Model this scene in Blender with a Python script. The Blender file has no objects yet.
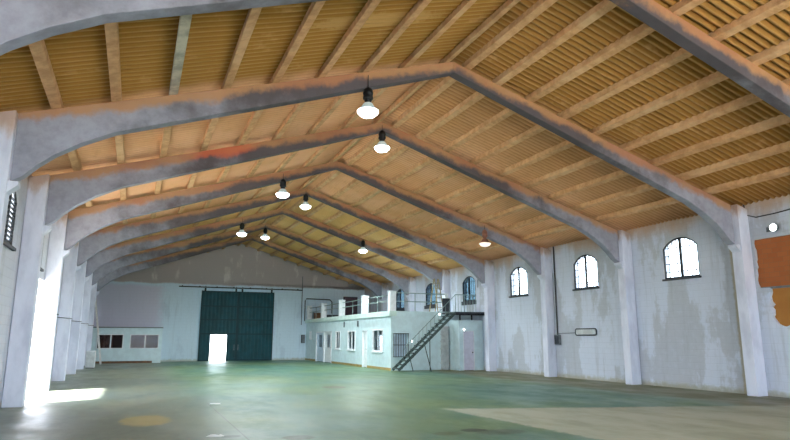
import bpy, bmesh, math, random
from mathutils import Vector, Matrix
random.seed(7)
S = bpy.context.scene
COL = S.collection
PI = math.pi

YN, YE = -6.4, 45.8              # near and end wall inner planes
SP = 4.747
def F(k): return 7.854 + SP * k
# ------------------------------------------------------------------ materials
def lin(c):
    r = []
    for v in c:
        v /= 255.0
        r.append(v / 12.92 if v <= .04045 else ((v + .055) / 1.055) ** 2.4)
    return (r[0], r[1], r[2], 1.0)

class NT:
    """tiny node-building helper"""
    def __init__(s, name):
        s.m = bpy.data.materials.new(name); s.m.use_nodes = True
        s.t = s.m.node_tree; s.t.nodes.clear()
        s.out = s.n('ShaderNodeOutputMaterial')
        g = s.n('ShaderNodeNewGeometry'); s.pos = g.outputs['Position']
        sp = s.n('ShaderNodeSeparateXYZ'); s.link(s.pos, sp.inputs[0])
        s.x, s.y, s.z = sp.outputs
    def n(s, t, **k):
        a = s.t.nodes.new(t)
        for q, v in k.items(): setattr(a, q, v)
        return a
    def link(s, a, b): s.t.links.new(a, b)
    def put(s, sock, v):
        if hasattr(v, 'is_linked') or isinstance(v, bpy.types.NodeSocket): s.link(v, sock)
        else: sock.default_value = v
    def math(s, op, a, b=0.0, clamp=False):
        m = s.n('ShaderNodeMath', operation=op, use_clamp=clamp)
        s.put(m.inputs[0], a); s.put(m.inputs[1], b); return m.outputs[0]
    def vec(s, x, y, z):
        c = s.n('ShaderNodeCombineXYZ')
        for i, v in enumerate((x, y, z)): s.put(c.inputs[i], v)
        return c.outputs[0]
    def scale(s, v, sc):
        m = s.n('ShaderNodeMapping'); s.put(m.inputs[0], v); m.inputs['Scale'].default_value = sc
        return m.outputs[0]
    def noise(s, v, scale, detail=4, rough=.6):
        m = s.n('ShaderNodeTexNoise'); s.put(m.inputs['Vector'], v)
        m.inputs['Scale'].default_value = scale; m.inputs['Detail'].default_value = detail
        m.inputs['Roughness'].default_value = rough; return m.outputs[0]
    def step(s, v, lo, hi):
        m = s.n('ShaderNodeMapRange', interpolation_type='SMOOTHSTEP'); s.put(m.inputs[0], v)
        s.put(m.inputs[1], lo); s.put(m.inputs[2], hi); return m.outputs[0]
    def mix(s, f, a, b):
        m = s.n('ShaderNodeMix', data_type='RGBA'); s.put(m.inputs[0], f)
        s.put(m.inputs[6], a); s.put(m.inputs[7], b); return m.outputs[2]
    def bump(s, h, strength=.3, dist=.02):
        b = s.n('ShaderNodeBump'); s.put(b.inputs['Height'], h)
        b.inputs['Strength'].default_value = strength; b.inputs['Distance'].default_value = dist
        return b.outputs[0]
    def bsdf(s, col, rough=.7, metal=0., normal=None, spec=.5, emit=None, es=0.):
        p = s.n('ShaderNodeBsdfPrincipled')
        s.put(p.inputs['Base Color'], col); s.put(p.inputs['Roughness'], rough)
        s.put(p.inputs['Metallic'], metal); p.inputs['Specular IOR Level'].default_value = spec
        if normal is not None: s.link(normal, p.inputs['Normal'])
        if emit is not None:
            p.inputs['Emission Color'].default_value = emit; p.inputs['Emission Strength'].default_value = es
        s.link(p.outputs[0], s.out.inputs[0]); return s.m

def simple(name, c, rough=.6, metal=0., var=.12, nscale=6., bump=.1, emit=None, es=0.):
    t = NT(name); n = t.noise(t.pos, nscale)
    a = lin(c); b = lin([max(0, v * (1 - var)) for v in c])
    return t.bsdf(t.mix(t.step(n, .35, .65), a, b), rough, metal, t.bump(n, bump, .01), .4, emit, es)

def wall_material(name, horiz, paint, cement, cover, end=False):
    t = NT(name)
    h = t.x if horiz == 'x' else t.y
    v2 = t.vec(h, t.z, 0.)
    streak = t.scale(v2, (1.0, .38, 1.))
    n1 = t.noise(streak, .55, 6, .6)
    n2 = t.noise(v2, 5., 5, .6)
    n3 = t.noise(t.scale(v2, (3., .25, 1.)), 1.6, 4, .6)
    m = t.math('ADD', n1, t.math('MULTIPLY', t.math('SUBTRACT', n2, .5), .12))
    mask = t.math('MULTIPLY', t.step(m, cover, cover + .05), .72)
    col = t.mix(mask, lin(paint), lin(cement))
    col = t.mix(t.math('MULTIPLY', t.step(n3, .5, .75), .35), col, lin([c * .86 for c in cement]))
    col = t.mix(t.math('MULTIPLY', t.step(n2, .45, .8), .2), col, lin([c * 1.08 for c in paint]))
    # damp olive dirt where wall meets floor
    zz = t.math('ADD', t.z, t.math('MULTIPLY', t.math('SUBTRACT', n2, .5), -.35))
    col = t.mix(t.math('MULTIPLY', t.math('SUBTRACT', 1., t.step(zz, .03, .22)), .6), col, lin((150, 145, 105)))
    if end:
        zb = t.math('ADD', t.z, t.math('MULTIPLY', t.math('SUBTRACT', n1, .5), .5))
        raw = t.mix(t.step(t.noise(streak, 1.4, 5), .55, .72), lin((172, 162, 162)), lin((204, 196, 194)))
        col = t.mix(t.step(zb, 5.35, 5.5), col, raw)
        lil = t.math('MULTIPLY', t.math('MULTIPLY', t.step(zb, 2.0, 2.2), t.math('SUBTRACT', 1., t.step(zb, 5.1, 5.4))), t.math('SUBTRACT', 1., t.step(t.math('ADD', t.x, n2), 1.6, 2.6)))
        col = t.mix(t.math('MULTIPLY', lil, .75), col, lin((206, 198, 218)))
    else:
        # tan roof overspray plus bounced roof light, painted onto the wall head
        zb = t.math('ADD', t.z, t.math('MULTIPLY', t.math('SUBTRACT', n1, .5), 1.6))
        col = t.mix(t.math('MULTIPLY', t.step(zb, 5.0, 5.7), .75), col, lin((190, 150, 112)))
        if horiz == 'y' and 'right' in name:
            sm = t.math('ABSOLUTE', t.math('SUBTRACT', t.math('ADD', t.y, t.math('MULTIPLY', n2, .12)), 12.98))
            sf = t.math('MULTIPLY', t.math('SUBTRACT', 1., t.step(sm, .06, .13)), t.math('SUBTRACT', 1., t.step(t.z, 4.4, 4.8)))
            col = t.mix(t.math('MULTIPLY', sf, .75), col, lin((160, 150, 120)))
    br = t.n('ShaderNodeTexBrick'); t.put(br.inputs['Vector'], v2)
    br.inputs['Scale'].default_value = 1.; br.inputs['Brick Width'].default_value = .42
    br.inputs['Row Height'].default_value = .21; br.inputs['Mortar Size'].default_value = .012
    br.inputs['Mortar Smooth'].default_value = .6
    hgt = t.math('ADD', t.math('MULTIPLY', br.outputs['Fac'], -.5), t.math('MULTIPLY', n2, .6))
    col = t.mix(t.math('MULTIPLY', br.outputs['Fac'], .1), col, lin([c * .7 for c in cement]))
    return t.bsdf(col, .75, 0., t.bump(hgt, .45, .012), .3)

def floor_material():
    t = NT('green_tinted_concrete')
    v = t.vec(t.x, t.y, 0.)
    n1 = t.noise(v, .22, 5, .6); n2 = t.noise(t.scale(v, (1., .5, 1.)), .9, 6, .65); n3 = t.noise(v, 6., 5, .65)
    col = t.mix(t.step(n1, .38, .62), lin((76, 112, 98)), lin((98, 122, 86)))
    col = t.mix(t.math('MULTIPLY', t.step(n2, .5, .72), .45), col, lin((84, 106, 98)))
    col = t.mix(t.math('MULTIPLY', t.step(n3, .5, .75), .22), col, lin((140, 146, 126)))
    wob = t.math('MULTIPLY', t.math('SUBTRACT', n2, .5), 1.6)
    # bare grey-lilac concrete along the left side and across the near left
    lft = t.math('SUBTRACT', 1., t.step(t.math('ADD', t.x, wob), .6, 2.6))
    col = t.mix(t.math('MULTIPLY', lft, .6), col, lin((128, 124, 118)))
    # brown dirt strip in front of the right hand wall
    rgt = t.step(t.math('ADD', t.x, wob), 13.2, 14.6)
    col = t.mix(t.math('MULTIPLY', rgt, .8), col, lin((108, 98, 58)))
    # pale screed patch at the near right, its edges straight but worn
    def half(ax, ay, bx, by, w):
        # signed distance, positive to the left of a->b
        dx, dy = bx - ax, by - ay; L = math.hypot(dx, dy)
        a = t.math('MULTIPLY', t.math('SUBTRACT', t.y, ay), dx / L)
        b = t.math('MULTIPLY', t.math('SUBTRACT', t.x, ax), dy / L)
        d = t.math('ADD', t.math('SUBTRACT', a, b), t.math('MULTIPLY', t.math('SUBTRACT', n3, .5), .5))
        return t.step(d, -w, w)
    lo = half(6.75, 12.4, 7.1, 7.6, .06)              # left of this line = east of it
    up = t.math('SUBTRACT', 1., half(6.75, 12.95, 15.2, 10.35, .14))
    patch = t.math('MULTIPLY', lo, up)
    pc = t.mix(t.step(n2, .4, .7), lin((168, 170, 154)), lin((150, 152, 134)))
    col = t.mix(t.math('MULTIPLY', patch, .9), col, pc)
    # stains and puddle marks
    def blob(cx, cy, rx, ry, c, amt, colr):
        nonlocal_col = colr
        dx = t.math('DIVIDE', t.math('SUBTRACT', t.x, cx), rx); dy = t.math('DIVIDE', t.math('SUBTRACT', t.y, cy), ry)
        r = t.math('SQRT', t.math('ADD', t.math('MULTIPLY', dx, dx), t.math('MULTIPLY', dy, dy)))
        r = t.math('ADD', r, t.math('MULTIPLY', t.math('SUBTRACT', n3, .5), .7))
        f = t.math('SUBTRACT', 1., t.step(r, .8, 1.05))
        return t.mix(t.math('MULTIPLY', f, amt), nonlocal_col, lin(c))
    col = blob(5.7, 9.8, .26, .22, (26, 44, 28), .95, col)
    col = blob(6.05, 9.45, .5, .3, (72, 82, 66), .75, col)
    col = blob(5.1, 9.65, .3, .2, (80, 88, 58), .8, col)
    col = blob(2.62, 10.2, .28, .26, (40, 54, 34), .9, col)
    col = blob(6.3, 20.0, .42, .55, (76, 66, 42), .9, col)
    col = blob(1.62, 10.75, .18, .13, (40, 50, 46), .9, col)
    col = blob(.35, 13.4, .5, .9, (170, 150, 90), .7, col)
    # saw-cut joint running towards the big door
    jx = t.math('ABSOLUTE', t.math('SUBTRACT', t.x, 1.83))
    j = t.math('MULTIPLY', t.math('SUBTRACT', 1., t.step(jx, .006, .022)), t.math('SUBTRACT', 1., t.step(t.y, 16.2, 16.5)))
    col = t.mix(t.math('MULTIPLY', j, .7), col, lin((60, 66, 60)))
    rough = t.math('ADD', .36, t.math('MULTIPLY', t.step(n2, .35, .7), .2))
    rough = t.math('ADD', rough, t.math('MULTIPLY', patch, .25))
    return t.bsdf(col, rough, 0., t.bump(t.math('ADD', n3, n2), .12, .01), .24)

def roof_material():
    t = NT('tan_fibre_cement_sheet')
    v = t.scale(t.pos, (1., .35, 1.))
    n1 = t.noise(t.pos, .35, 5, .6); n2 = t.noise(v, 3.5, 6, .7); n3 = t.noise(t.pos, 1.3, 4, .6)
    col = t.mix(t.step(n1, .4, .62), lin((222, 168, 124)), lin((230, 180, 142)))
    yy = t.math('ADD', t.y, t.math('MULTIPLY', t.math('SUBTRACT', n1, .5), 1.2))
    col = t.mix(t.math('SUBTRACT', 1., t.step(yy, F(1) - .3, F(1) + .5)), col, lin((156, 114, 50)))  # dimmer light in the near bays put into the sheet colour
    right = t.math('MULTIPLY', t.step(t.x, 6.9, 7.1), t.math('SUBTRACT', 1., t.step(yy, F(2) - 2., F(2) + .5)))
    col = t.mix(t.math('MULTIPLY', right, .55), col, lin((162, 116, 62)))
    yel = t.math('MULTIPLY', t.step(yy, F(4), F(4) + 1.5), .5)
    col = t.mix(yel, col, lin((216, 176, 96)))
    col = t.mix(t.math('MULTIPLY', t.step(n2, .5, .8), .3), col, lin((140, 106, 58)))
    col = t.mix(t.math('MULTIPLY', t.step(n3, .58, .7), .3), col, lin((222, 176, 122)))
    # corrugation shading put into the colour: pale along crests facing down, dark in grooves
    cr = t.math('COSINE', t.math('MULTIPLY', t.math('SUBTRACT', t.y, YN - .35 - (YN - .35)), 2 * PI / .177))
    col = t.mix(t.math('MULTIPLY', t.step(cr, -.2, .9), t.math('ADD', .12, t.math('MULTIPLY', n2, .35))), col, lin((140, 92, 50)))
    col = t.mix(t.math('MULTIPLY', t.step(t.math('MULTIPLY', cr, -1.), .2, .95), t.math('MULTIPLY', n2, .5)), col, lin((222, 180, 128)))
    dx = t.math('DIVIDE', t.math('SUBTRACT', t.x, 3.9), 1.5); dy = t.math('DIVIDE', t.math('SUBTRACT', t.y, 10.1), .35)
    r = t.math('ADD', t.math('SQRT', t.math('ADD', t.math('MULTIPLY', dx, dx), t.math('MULTIPLY', dy, dy))), t.math('SUBTRACT', n2, .5))
    col = t.mix(t.math('MULTIPLY', t.math('SUBTRACT', 1., t.step(r, .7, 1.)), .7), col, lin((190, 152, 96)))
    return t.bsdf(col, .85, 0., t.bump(n2, .15, .01), .15)

def frame_material():
    t = NT('precast_frame_concrete')
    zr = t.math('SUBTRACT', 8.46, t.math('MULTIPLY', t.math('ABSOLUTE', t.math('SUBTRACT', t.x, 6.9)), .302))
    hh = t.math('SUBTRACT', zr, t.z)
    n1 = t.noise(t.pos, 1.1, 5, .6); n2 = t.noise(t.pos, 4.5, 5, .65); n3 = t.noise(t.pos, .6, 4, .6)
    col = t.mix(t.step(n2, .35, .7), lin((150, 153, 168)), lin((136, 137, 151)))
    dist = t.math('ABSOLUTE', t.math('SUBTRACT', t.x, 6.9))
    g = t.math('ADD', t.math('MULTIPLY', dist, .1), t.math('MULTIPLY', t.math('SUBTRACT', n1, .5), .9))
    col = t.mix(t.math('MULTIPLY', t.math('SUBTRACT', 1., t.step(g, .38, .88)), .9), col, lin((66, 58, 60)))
    ed = t.math('ADD', hh, t.math('MULTIPLY', t.math('SUBTRACT', n1, .5), -.55))
    ed = t.math('ADD', ed, t.math('MULTIPLY', t.math('SUBTRACT', n2, .5), -.22))
    spray = t.math('SUBTRACT', 1., t.step(ed, .1, .3))
    oc = t.mix(t.step(n3, .45, .6), lin((170, 126, 86)), lin((164, 112, 78)))
    col = t.mix(t.math('MULTIPLY', spray, .9), col, oc)
    ex = t.math('ABSOLUTE', t.math('SUBTRACT', t.x, 2.0)); ey = t.math('ABSOLUTE', t.math('SUBTRACT', t.y, F(2)))
    red = t.math('MULTIPLY', t.math('SUBTRACT', 1., t.step(t.math('ADD', ex, n1), .9, 1.5)), t.math('SUBTRACT', 1., t.step(ey, .6, .7)))
    red = t.math('MULTIPLY', red, t.math('SUBTRACT', 1., t.step(ed, .2, .34)))
    col = t.mix(t.math('MULTIPLY', red, .6), col, lin((196, 88, 56)))
    return t.bsdf(col, .7, 0., t.bump(n2, .2, .01), .35)

def purlin_material():
    t = NT('tan_sprayed_purlin')
    n = t.noise(t.pos, 5., 5, .65); n1 = t.noise(t.pos, .8, 4)
    c = t.mix(t.step(n, .35, .65), lin((210, 166, 122)), lin((186, 142, 100)))
    c = t.mix(t.math('MULTIPLY', t.step(n1, .5, .65), .5), c, lin((220, 184, 144)))
    return t.bsdf(c, .8, 0., t.bump(n, .4, .015), .2)

def column_material():
    t = NT('whitewashed_column')
    v = t.scale(t.pos, (1., 1., .4)); n = t.noise(v, 2.2, 5, .6)
    c = t.mix(t.step(n, .4, .7), lin((222, 226, 242)), lin((200, 204, 222)))
    zz = t.math('ADD', t.z, t.math('MULTIPLY', t.math('SUBTRACT', n, .5), 1.))
    c = t.mix(t.math('MULTIPLY', t.step(zz, 5.1, 5.5), .75), c, lin((176, 136, 104)))
    return t.bsdf(c, .65, 0., t.bump(n, .25, .01), .35)

def brick_infill_material():
    t = NT('terracotta_brick_infill')
    v = t.vec(t.y, t.z, 0.)
    br = t.n('ShaderNodeTexBrick'); t.put(br.inputs['Vector'], v)
    br.inputs['Scale'].default_value = 1.; br.inputs['Brick Width'].default_value = .3
    br.inputs['Row Height'].default_value = .14; br.inputs['Mortar Size'].default_value = .008
    br.inputs['Color1'].default_value = lin((158, 92, 52)); br.inputs['Color2'].default_value = lin((166, 98, 56))
    br.inputs['Mortar'].default_value = lin((144, 96, 64))
    n = t.noise(v, 3., 4)
    lowc = t.mix(n, lin((158, 104, 50)), lin((172, 120, 62)))
    c = t.mix(t.step(t.z, 3.06, 3.1), lowc, br.outputs[0])
    return t.bsdf(c, .8, 0., t.bump(br.outputs['Fac'], .3, .01), .2)

def glass_material(name, tint, gloss=.08):
    t = NT(name)
    tr = t.n('ShaderNodeBsdfTransparent'); tr.inputs[0].default_value = tint
    gl = t.n('ShaderNodeBsdfGlossy'); gl.inputs['Roughness'].default_value = .05
    gl.inputs['Color'].default_value = (.9, .95, 1, 1)
    fr = t.n('ShaderNodeLayerWeight'); fr.inputs['Blend'].default_value = .15
    f = t.math('ADD', t.math('MULTIPLY', fr.outputs['Facing'], .04 if 'booth' in name else .35), gloss * .4, True)
    mx = t.n('ShaderNodeMixShader'); t.link(f, mx.inputs[0]); t.link(tr.outputs[0], mx.inputs[1]); t.link(gl.outputs[0], mx.inputs[2])
    t.link(mx.outputs[0], t.out.inputs[0]); return t.m

M = dict(
    right=wall_material('whitewashed_blockwork_right', 'y', (204, 212, 228), (174, 179, 188), .47),
    left=wall_material('whitewashed_blockwork_left', 'y', (206, 210, 222), (184, 188, 196), .55),
    end=wall_material('end_wall_render', 'x', (204, 222, 236), (188, 206, 222), .55, True),
    near=wall_material('near_wall_render', 'x', (200, 205, 210), (168, 170, 174), .55),
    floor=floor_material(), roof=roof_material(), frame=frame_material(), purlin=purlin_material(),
    column=column_material(), brick=brick_infill_material(),
    office=simple('pale_blue_paint', (204, 224, 230), .6, 0, .05, 3.),
    slab=simple('pale_mint_slab_paint', (206, 226, 220), .6, 0, .06, 3.),
    plinth=simple('ochre_skirting_paint', (168, 148, 92), .7, 0, .15, 5.),
    white=simple('white_paint', (228, 232, 236), .5, 0, .05),
    offwhite=simple('aged_white_paint', (205, 210, 212), .6, 0, .1),
    teal=simple('teal_sheet_steel', (0, 70, 80), .62, .0, .18, 2.),
    teal_dark=simple('dark_teal_steel', (0, 50, 58), .62, .0, .15),
    black=simple('black_iron', (38, 40, 44), .5, .5, .2),
    steel=simple('grey_galvanised_steel', (120, 126, 130), .45, .6, .15),
    rail=simple('grey_green_rail_paint', (138, 160, 158), .45, .3, .1),
    stair=simple('dark_green_grey_iron', (84, 100, 98), .55, .4, .3, 14.),
    lead=simple('dark_grey_plate', (66, 70, 78), .6, .2, .2),
    cable=simple('black_cable', (52, 52, 56), .6, 0, .1),
    greyb=simple('grey_electrical_plastic', (112, 118, 124), .5, 0, .12),
    wood=simple('brown_wood', (128, 92, 66), .7, 0, .25, 9.),
    ladder=simple('pale_aluminium', (222, 218, 216), .5, .1, .1),
    yellow=simple('weathered_yellow_wood', (160, 146, 112), .7, 0, .2, 9.),
    maroon=simple('maroon_brown_door_paint', (92, 70, 82), .6, 0, .15),
    curtain=simple('brown_curtain', (120, 98, 92), .9, 0, .25, 4.),
    darkroom=simple('dark_interior_shade', (70, 60, 62), .8, 0, .2),
    bluedoor=simple('pale_blue_door_paint', (196, 214, 232), .5, 0, .05),
    lilac=simple('lilac_white_door', (206, 206, 224), .5, 0, .05),
    silver=simple('silvery_patched_timber', (206, 196, 178), .4, .1, .25, 3.),
    block=simple('cement_block', (186, 190, 192), .8, 0, .1),
    orangelamp=simple('rusty_lamp_body', (150, 100, 82), .6, .2, .2),
    paper=simple('white_paper', (240, 240, 238), .7, 0, .04),
    ground=simple('pale_yard_concrete', (196, 194, 188), .85, 0, .1, 1.),
    glass=glass_material('clear_glass', (.93, .95, .96, 1)),
    dimglass=glass_material('darkened_glass', (.2, .26, .29, 1), .1),  # dark tint stands in for dim light behind the panes
    boothglass=glass_material('booth_glass', (.8, .74, .74, 1), .02),
    housing=simple('black_lamp_housing', (34, 36, 40), .45, .5, .1),
    reflector=simple('translucent_lamp_reflector', (190, 205, 205), .35, 0, .03, emit=(.8, .95, 1, 1), es=.25),
    lens=simple('glowing_lamp_lens', (255, 255, 255), .3, 0, .0, emit=(.84, .97, 1, 1), es=14.),
    dimlens=simple('dull_lamp_lens', (220, 214, 206), .3, 0, .0, emit=(1, .9, .8, 1), es=.8),
    bulb=simple('glowing_bulb', (255, 255, 255), .3, 0, .0, emit=(.95, .98, 1, 1), es=9.),
)

# ------------------------------------------------------------------ mesh helpers
class MB:
    def __init__(s): s.b = bmesh.new()
    def hexa(s, p):
        v = [s.b.verts.new(q) for q in p]
        for f in ((0, 1, 2, 3), (7, 6, 5, 4), (0, 4, 5, 1), (1, 5, 6, 2), (2, 6, 7, 3), (3, 7, 4, 0)):
            s.b.faces.new([v[i] for i in f])
        return s
    def box(s, x0, x1, y0, y1, z0, z1):
        return s.hexa([(x0, y0, z0), (x0, y1, z0), (x1, y1, z0), (x1, y0, z0), (x0, y0, z1), (x0, y1, z1), (x1, y1, z1), (x1, y0, z1)])
    def bar(s, p, q, w, h, up=(0, 0, 1)):
        p, q = Vector(p), Vector(q); d = (q - p).normalized(); u = Vector(up)
        if abs(d.dot(u)) > .98: u = Vector((1, 0, 0))
        a = d.cross(u).normalized() * (w / 2); c = a.cross(d).normalized() * (h / 2)
        return s.hexa([p - a - c, p + a - c, p + a + c, p - a + c, q - a - c, q + a - c, q + a + c, q - a + c])
    def tube(s, pts, r, n=8):
        pts = [Vector(p) for p in pts]; rings = []
        for i, p in enumerate(pts):
            d = (pts[min(i + 1, len(pts) - 1)] - pts[max(i - 1, 0)]).normalized()
            u = Vector((0, 0, 1)) if abs(d.z) < .9 else Vector((1, 0, 0))
            a = d.cross(u).normalized(); c = a.cross(d).normalized()
            rings.append([s.b.verts.new(p + r * (a * math.cos(2 * PI * k / n) + c * math.sin(2 * PI * k / n))) for k in range(n)])
        for A, B in zip(rings, rings[1:]):
            for k in range(n): s.b.faces.new([A[k], A[(k + 1) % n], B[(k + 1) % n], B[k]])
        s.b.faces.new(rings[0][::-1]); s.b.faces.new(rings[-1]); return s
    def lathe(s, prof, c=(0, 0, 0), n=24, axis='z'):
        c = Vector(c); rings = []
        for r, h in prof:
            ring = []
            for k in range(n):
                a = 2 * PI * k / n
                o = Vector((r * math.cos(a), r * math.sin(a), h))
                if axis == 'x': o = Vector((h, r * math.cos(a), r * math.sin(a)))
                if axis == 'y': o = Vector((r * math.cos(a), h, r * math.sin(a)))
                ring.append(s.b.verts.new(c + o))
            rings.append(ring)
        for A, B in zip(rings, rings[1:]):
            for k in range(n): s.b.faces.new([A[k], A[(k + 1) % n], B[(k + 1) % n], B[k]])
        s.b.faces.new(rings[0][::-1]); s.b.faces.new(rings[-1]); return s
    def prism(s, poly, axis, a, b):
        """poly of 2D points: axis y -> (x,z), axis x -> (y,z), axis z -> (x,y)"""
        def P(u, v, w): return {'y': (u, w, v), 'x': (w, u, v), 'z': (u, v, w)}[axis]
        A = [s.b.verts.new(P(u, v, a)) for u, v in poly]; B = [s.b.verts.new(P(u, v, b)) for u, v in poly]
        n = len(poly)
        s.b.faces.new(A); s.b.faces.new(B[::-1])
        for i in range(n): s.b.faces.new([A[i], B[i], B[(i + 1) % n], A[(i + 1) % n]])
        return s
    def build(s, name, mat, parent=None, smooth=False, bevel=0., loc=None):
        bmesh.ops.recalc_face_normals(s.b, faces=s.b.faces)
        me = bpy.data.meshes.new(name); s.b.to_mesh(me); s.b.free()
        me.materials.append(mat)
        if smooth:
            for p in me.polygons: p.use_smooth = True
        o = bpy.data.objects.new(name, me); COL.objects.link(o)
        if loc: o.location = loc
        if parent: o.parent = parent
        if bevel:
            m = o.modifiers.new('bevel', 'BEVEL'); m.width = bevel; m.segments = 2; m.limit_method = 'ANGLE'
        return o

def tag(o, label, cat, group=None):
    o['label'] = label; o['category'] = cat
    if group: o['group'] = group
    return o
def empty(name, loc, label=None, cat=None, group=None, rz=0.):
    o = bpy.data.objects.new(name, None); COL.objects.link(o); o.location = loc; o.rotation_euler.z = rz
    o.empty_display_size = .2
    if label: tag(o, label, cat, group)
    return o
def struct(o): o['kind'] = 'structure'; return o
def copy_tree(o, parent=None):
    c = o.copy(); COL.objects.link(c)
    if parent: c.parent = parent
    for ch in [x for x in o.children]: copy_tree(ch, c)
    return c
ORD = ['zeroth', 'first', 'second', 'third', 'fourth', 'fifth', 'sixth', 'seventh', 'eighth', 'ninth', 'tenth']

# ------------------------------------------------------------------ key dimensions (metres)
SP = 4.747
def F(k): return 7.854 + SP * k
WL, WR = -2.72, 16.82            # inner wall planes
XL, XR, XM = -2.28, 16.38, 6.9  # column faces, ridge

SL = .302
def zroof(x): return 8.46 - SL * abs(x - XM)      # top of rafters

# ------------------------------------------------------------------ floor, ground
struct(MB().box(WL - .3, WR + .3, YN - .3, YE + .3, -.25, 0).build('floor', M['floor']))
struct(MB().box(-90, 110, -100, 150, -.5, -.26).build('ground', M['ground']))

# ------------------------------------------------------------------ walls with openings
def arch(c, w, z0, zs, zc, n=10):
    """opening: centre, width, sill, springing, crown"""
    return dict(u0=c - w / 2, u1=c + w / 2, z0=z0, zs=zs, zc=zc, n=n)
def arch_z(o, u):
    if o['zc'] <= o['zs']: return o['zs']
    w = (o['u1'] - o['u0']) / 2; h = o['zc'] - o['zs']; R = (w * w + h * h) / (2 * h)
    du = u - (o['u0'] + o['u1']) / 2
    return o['zc'] - R + math.sqrt(max(R * R - du * du, 0))
def wall_pieces(mb, axis, u0, u1, z0, z1, a, b, ops):
    cur = u0
    for o in sorted(ops, key=lambda q: q['u0']):
        if o['u0'] > cur: mb.prism([(cur, z0), (o['u0'], z0), (o['u0'], z1), (cur, z1)], axis, a, b)
        if o['z0'] > z0: mb.prism([(o['u0'], z0), (o['u1'], z0), (o['u1'], o['z0']), (o['u0'], o['z0'])], axis, a, b)
        n = o['n'] if o['zc'] > o['zs'] else 1
        if max(o['zc'], o['zs']) < z1:
            top = [(o['u0'] + (o['u1'] - o['u0']) * i / n) for i in range(n + 1)]
            mb.prism([(u, arch_z(o, u)) for u in top] + [(o['u1'], z1), (o['u0'], z1)], axis, a, b)
        cur = o['u1']
    if cur < u1: mb.prism([(cur, z0), (u1, z0), (u1, z1), (cur, z1)], axis, a, b)

def win_c(k): return F(k) + 2.28
RW = {k: arch(win_c(k), 1.44, 3.63, 4.68, 5.0) for k in range(1, 7)}
LW = {k: arch(win_c(k) + .47, 1.44, 3.63, 4.68, 5.0) for k in range(0, 7)}
LDOOR = dict(u0=17.6, u1=21.88, z0=0, zs=3.35, zc=3.35, n=1)
INF = dict(u0=8.2, u1=12.12, z0=0, zs=4.62, zc=4.62, n=1)
TOPW = 5.74
m = MB()
wall_pieces(m, 'x', YN - .25, 12.5, 0, TOPW, WR, WR + .3, [dict(u0=8.3, u1=12.25, z0=1.2, zs=4.55, zc=4.55, n=1)])
wall_pieces(m, 'x', 12.5, YE + .25, 0, TOPW, WR, WR + .3, list(RW.values()))
struct(m.build('wall_right', M['right']))
m = MB()
wall_pieces(m, 'x', YN - .25, YE + .25, 0, 3.4, WL - .3, WL, [LDOOR])
wall_pieces(m, 'x', YN - .25, YE + .25, 3.4, TOPW, WL - .3, WL, list(LW.values()))
struct(m.build('wall_left', M['left']))
# end wall: opening behind the sliding door, gable on top
m = MB()
wall_pieces(m, 'y', WL - .3, WR + .3, 0, 5.6, YE, YE + .3, [dict(u0=4.5, u1=9.25, z0=0, zs=4.85, zc=4.85, n=1)])
m.prism([(WL - .3, 5.6), (WR + .3, 5.6), (WR + .3, zroof(WR + .3) + .13), (XM, 8.59), (WL - .3, zroof(WL - .3) + .13)], 'y', YE, YE + .3)
struct(m.build('wall_end', M['end']))
m = MB()
wall_pieces(m, 'y', WL - .3, WR + .3, 0, 5.6, YN - .3, YN, [dict(u0=-.8, u1=14.8, z0=0, zs=5.4, zc=5.4, n=1)])  # unseen opening, added and widened to let in fill daylight
m.prism([(WL - .3, 5.6), (WR + .3, 5.6), (WR + .3, zroof(WR + .3) + .13), (XM, 8.59), (WL - .3, zroof(WL - .3) + .13)], 'y', YN - .3, YN)
struct(m.build('wall_near', M['near']))
# bricked-up opening in the right wall, ragged render edge round it
struct(MB().box(WR + .06, WR + .2, 8.25, 12.32, 1.1, 4.6).build('trim_1', M['brick']))
def ragged(y0, z0, y1, z1, n, amp):
    return [(y0 + (y1 - y0) * i / n + random.uniform(-amp, amp), z0 + (z1 - z0) * i / n + random.uniform(-amp, amp)) for i in range(n + 1)]
m = MB()
edge = ragged(12.2, 4.55, 12.18, 3.1, 12, .04) + ragged(11.85, 3.02, 11.8, 2.1, 9, .06) + ragged(11.7, 1.98, 8.3, 1.95, 26, .05)
for a, b in zip(edge, edge[1:]):
    if a[1] > 2.12: m.prism([(12.3, a[1]), (a[0], a[1]), (b[0], b[1]), (12.3, b[1])], 'x', WR - .02, WR + .1)
low = [e for e in edge if e[1] <= 2.12]
for a, b in zip(low, low[1:]): m.prism([(a[0], 1.15), (a[0], a[1]), (b[0], b[1]), (b[0], 1.15)], 'x', WR - .02, WR + .1)
m.prism([(12.3, 1.15), (low[0][0], 1.15), low[0], (12.3, low[0][1])], 'x', WR - .02, WR + .1)
struct(m.build('trim_2', M['right']))
struct(MB().box(WR - .03, WR + .1, 8.2, 12.22, 4.5, 4.6).build('trim_3', M['right']))

struct(MB().box(WR + .0, WR + .1, 8.3, 12.1, 3.03, 3.09).build('trim_7', M['greyb']))
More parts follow.
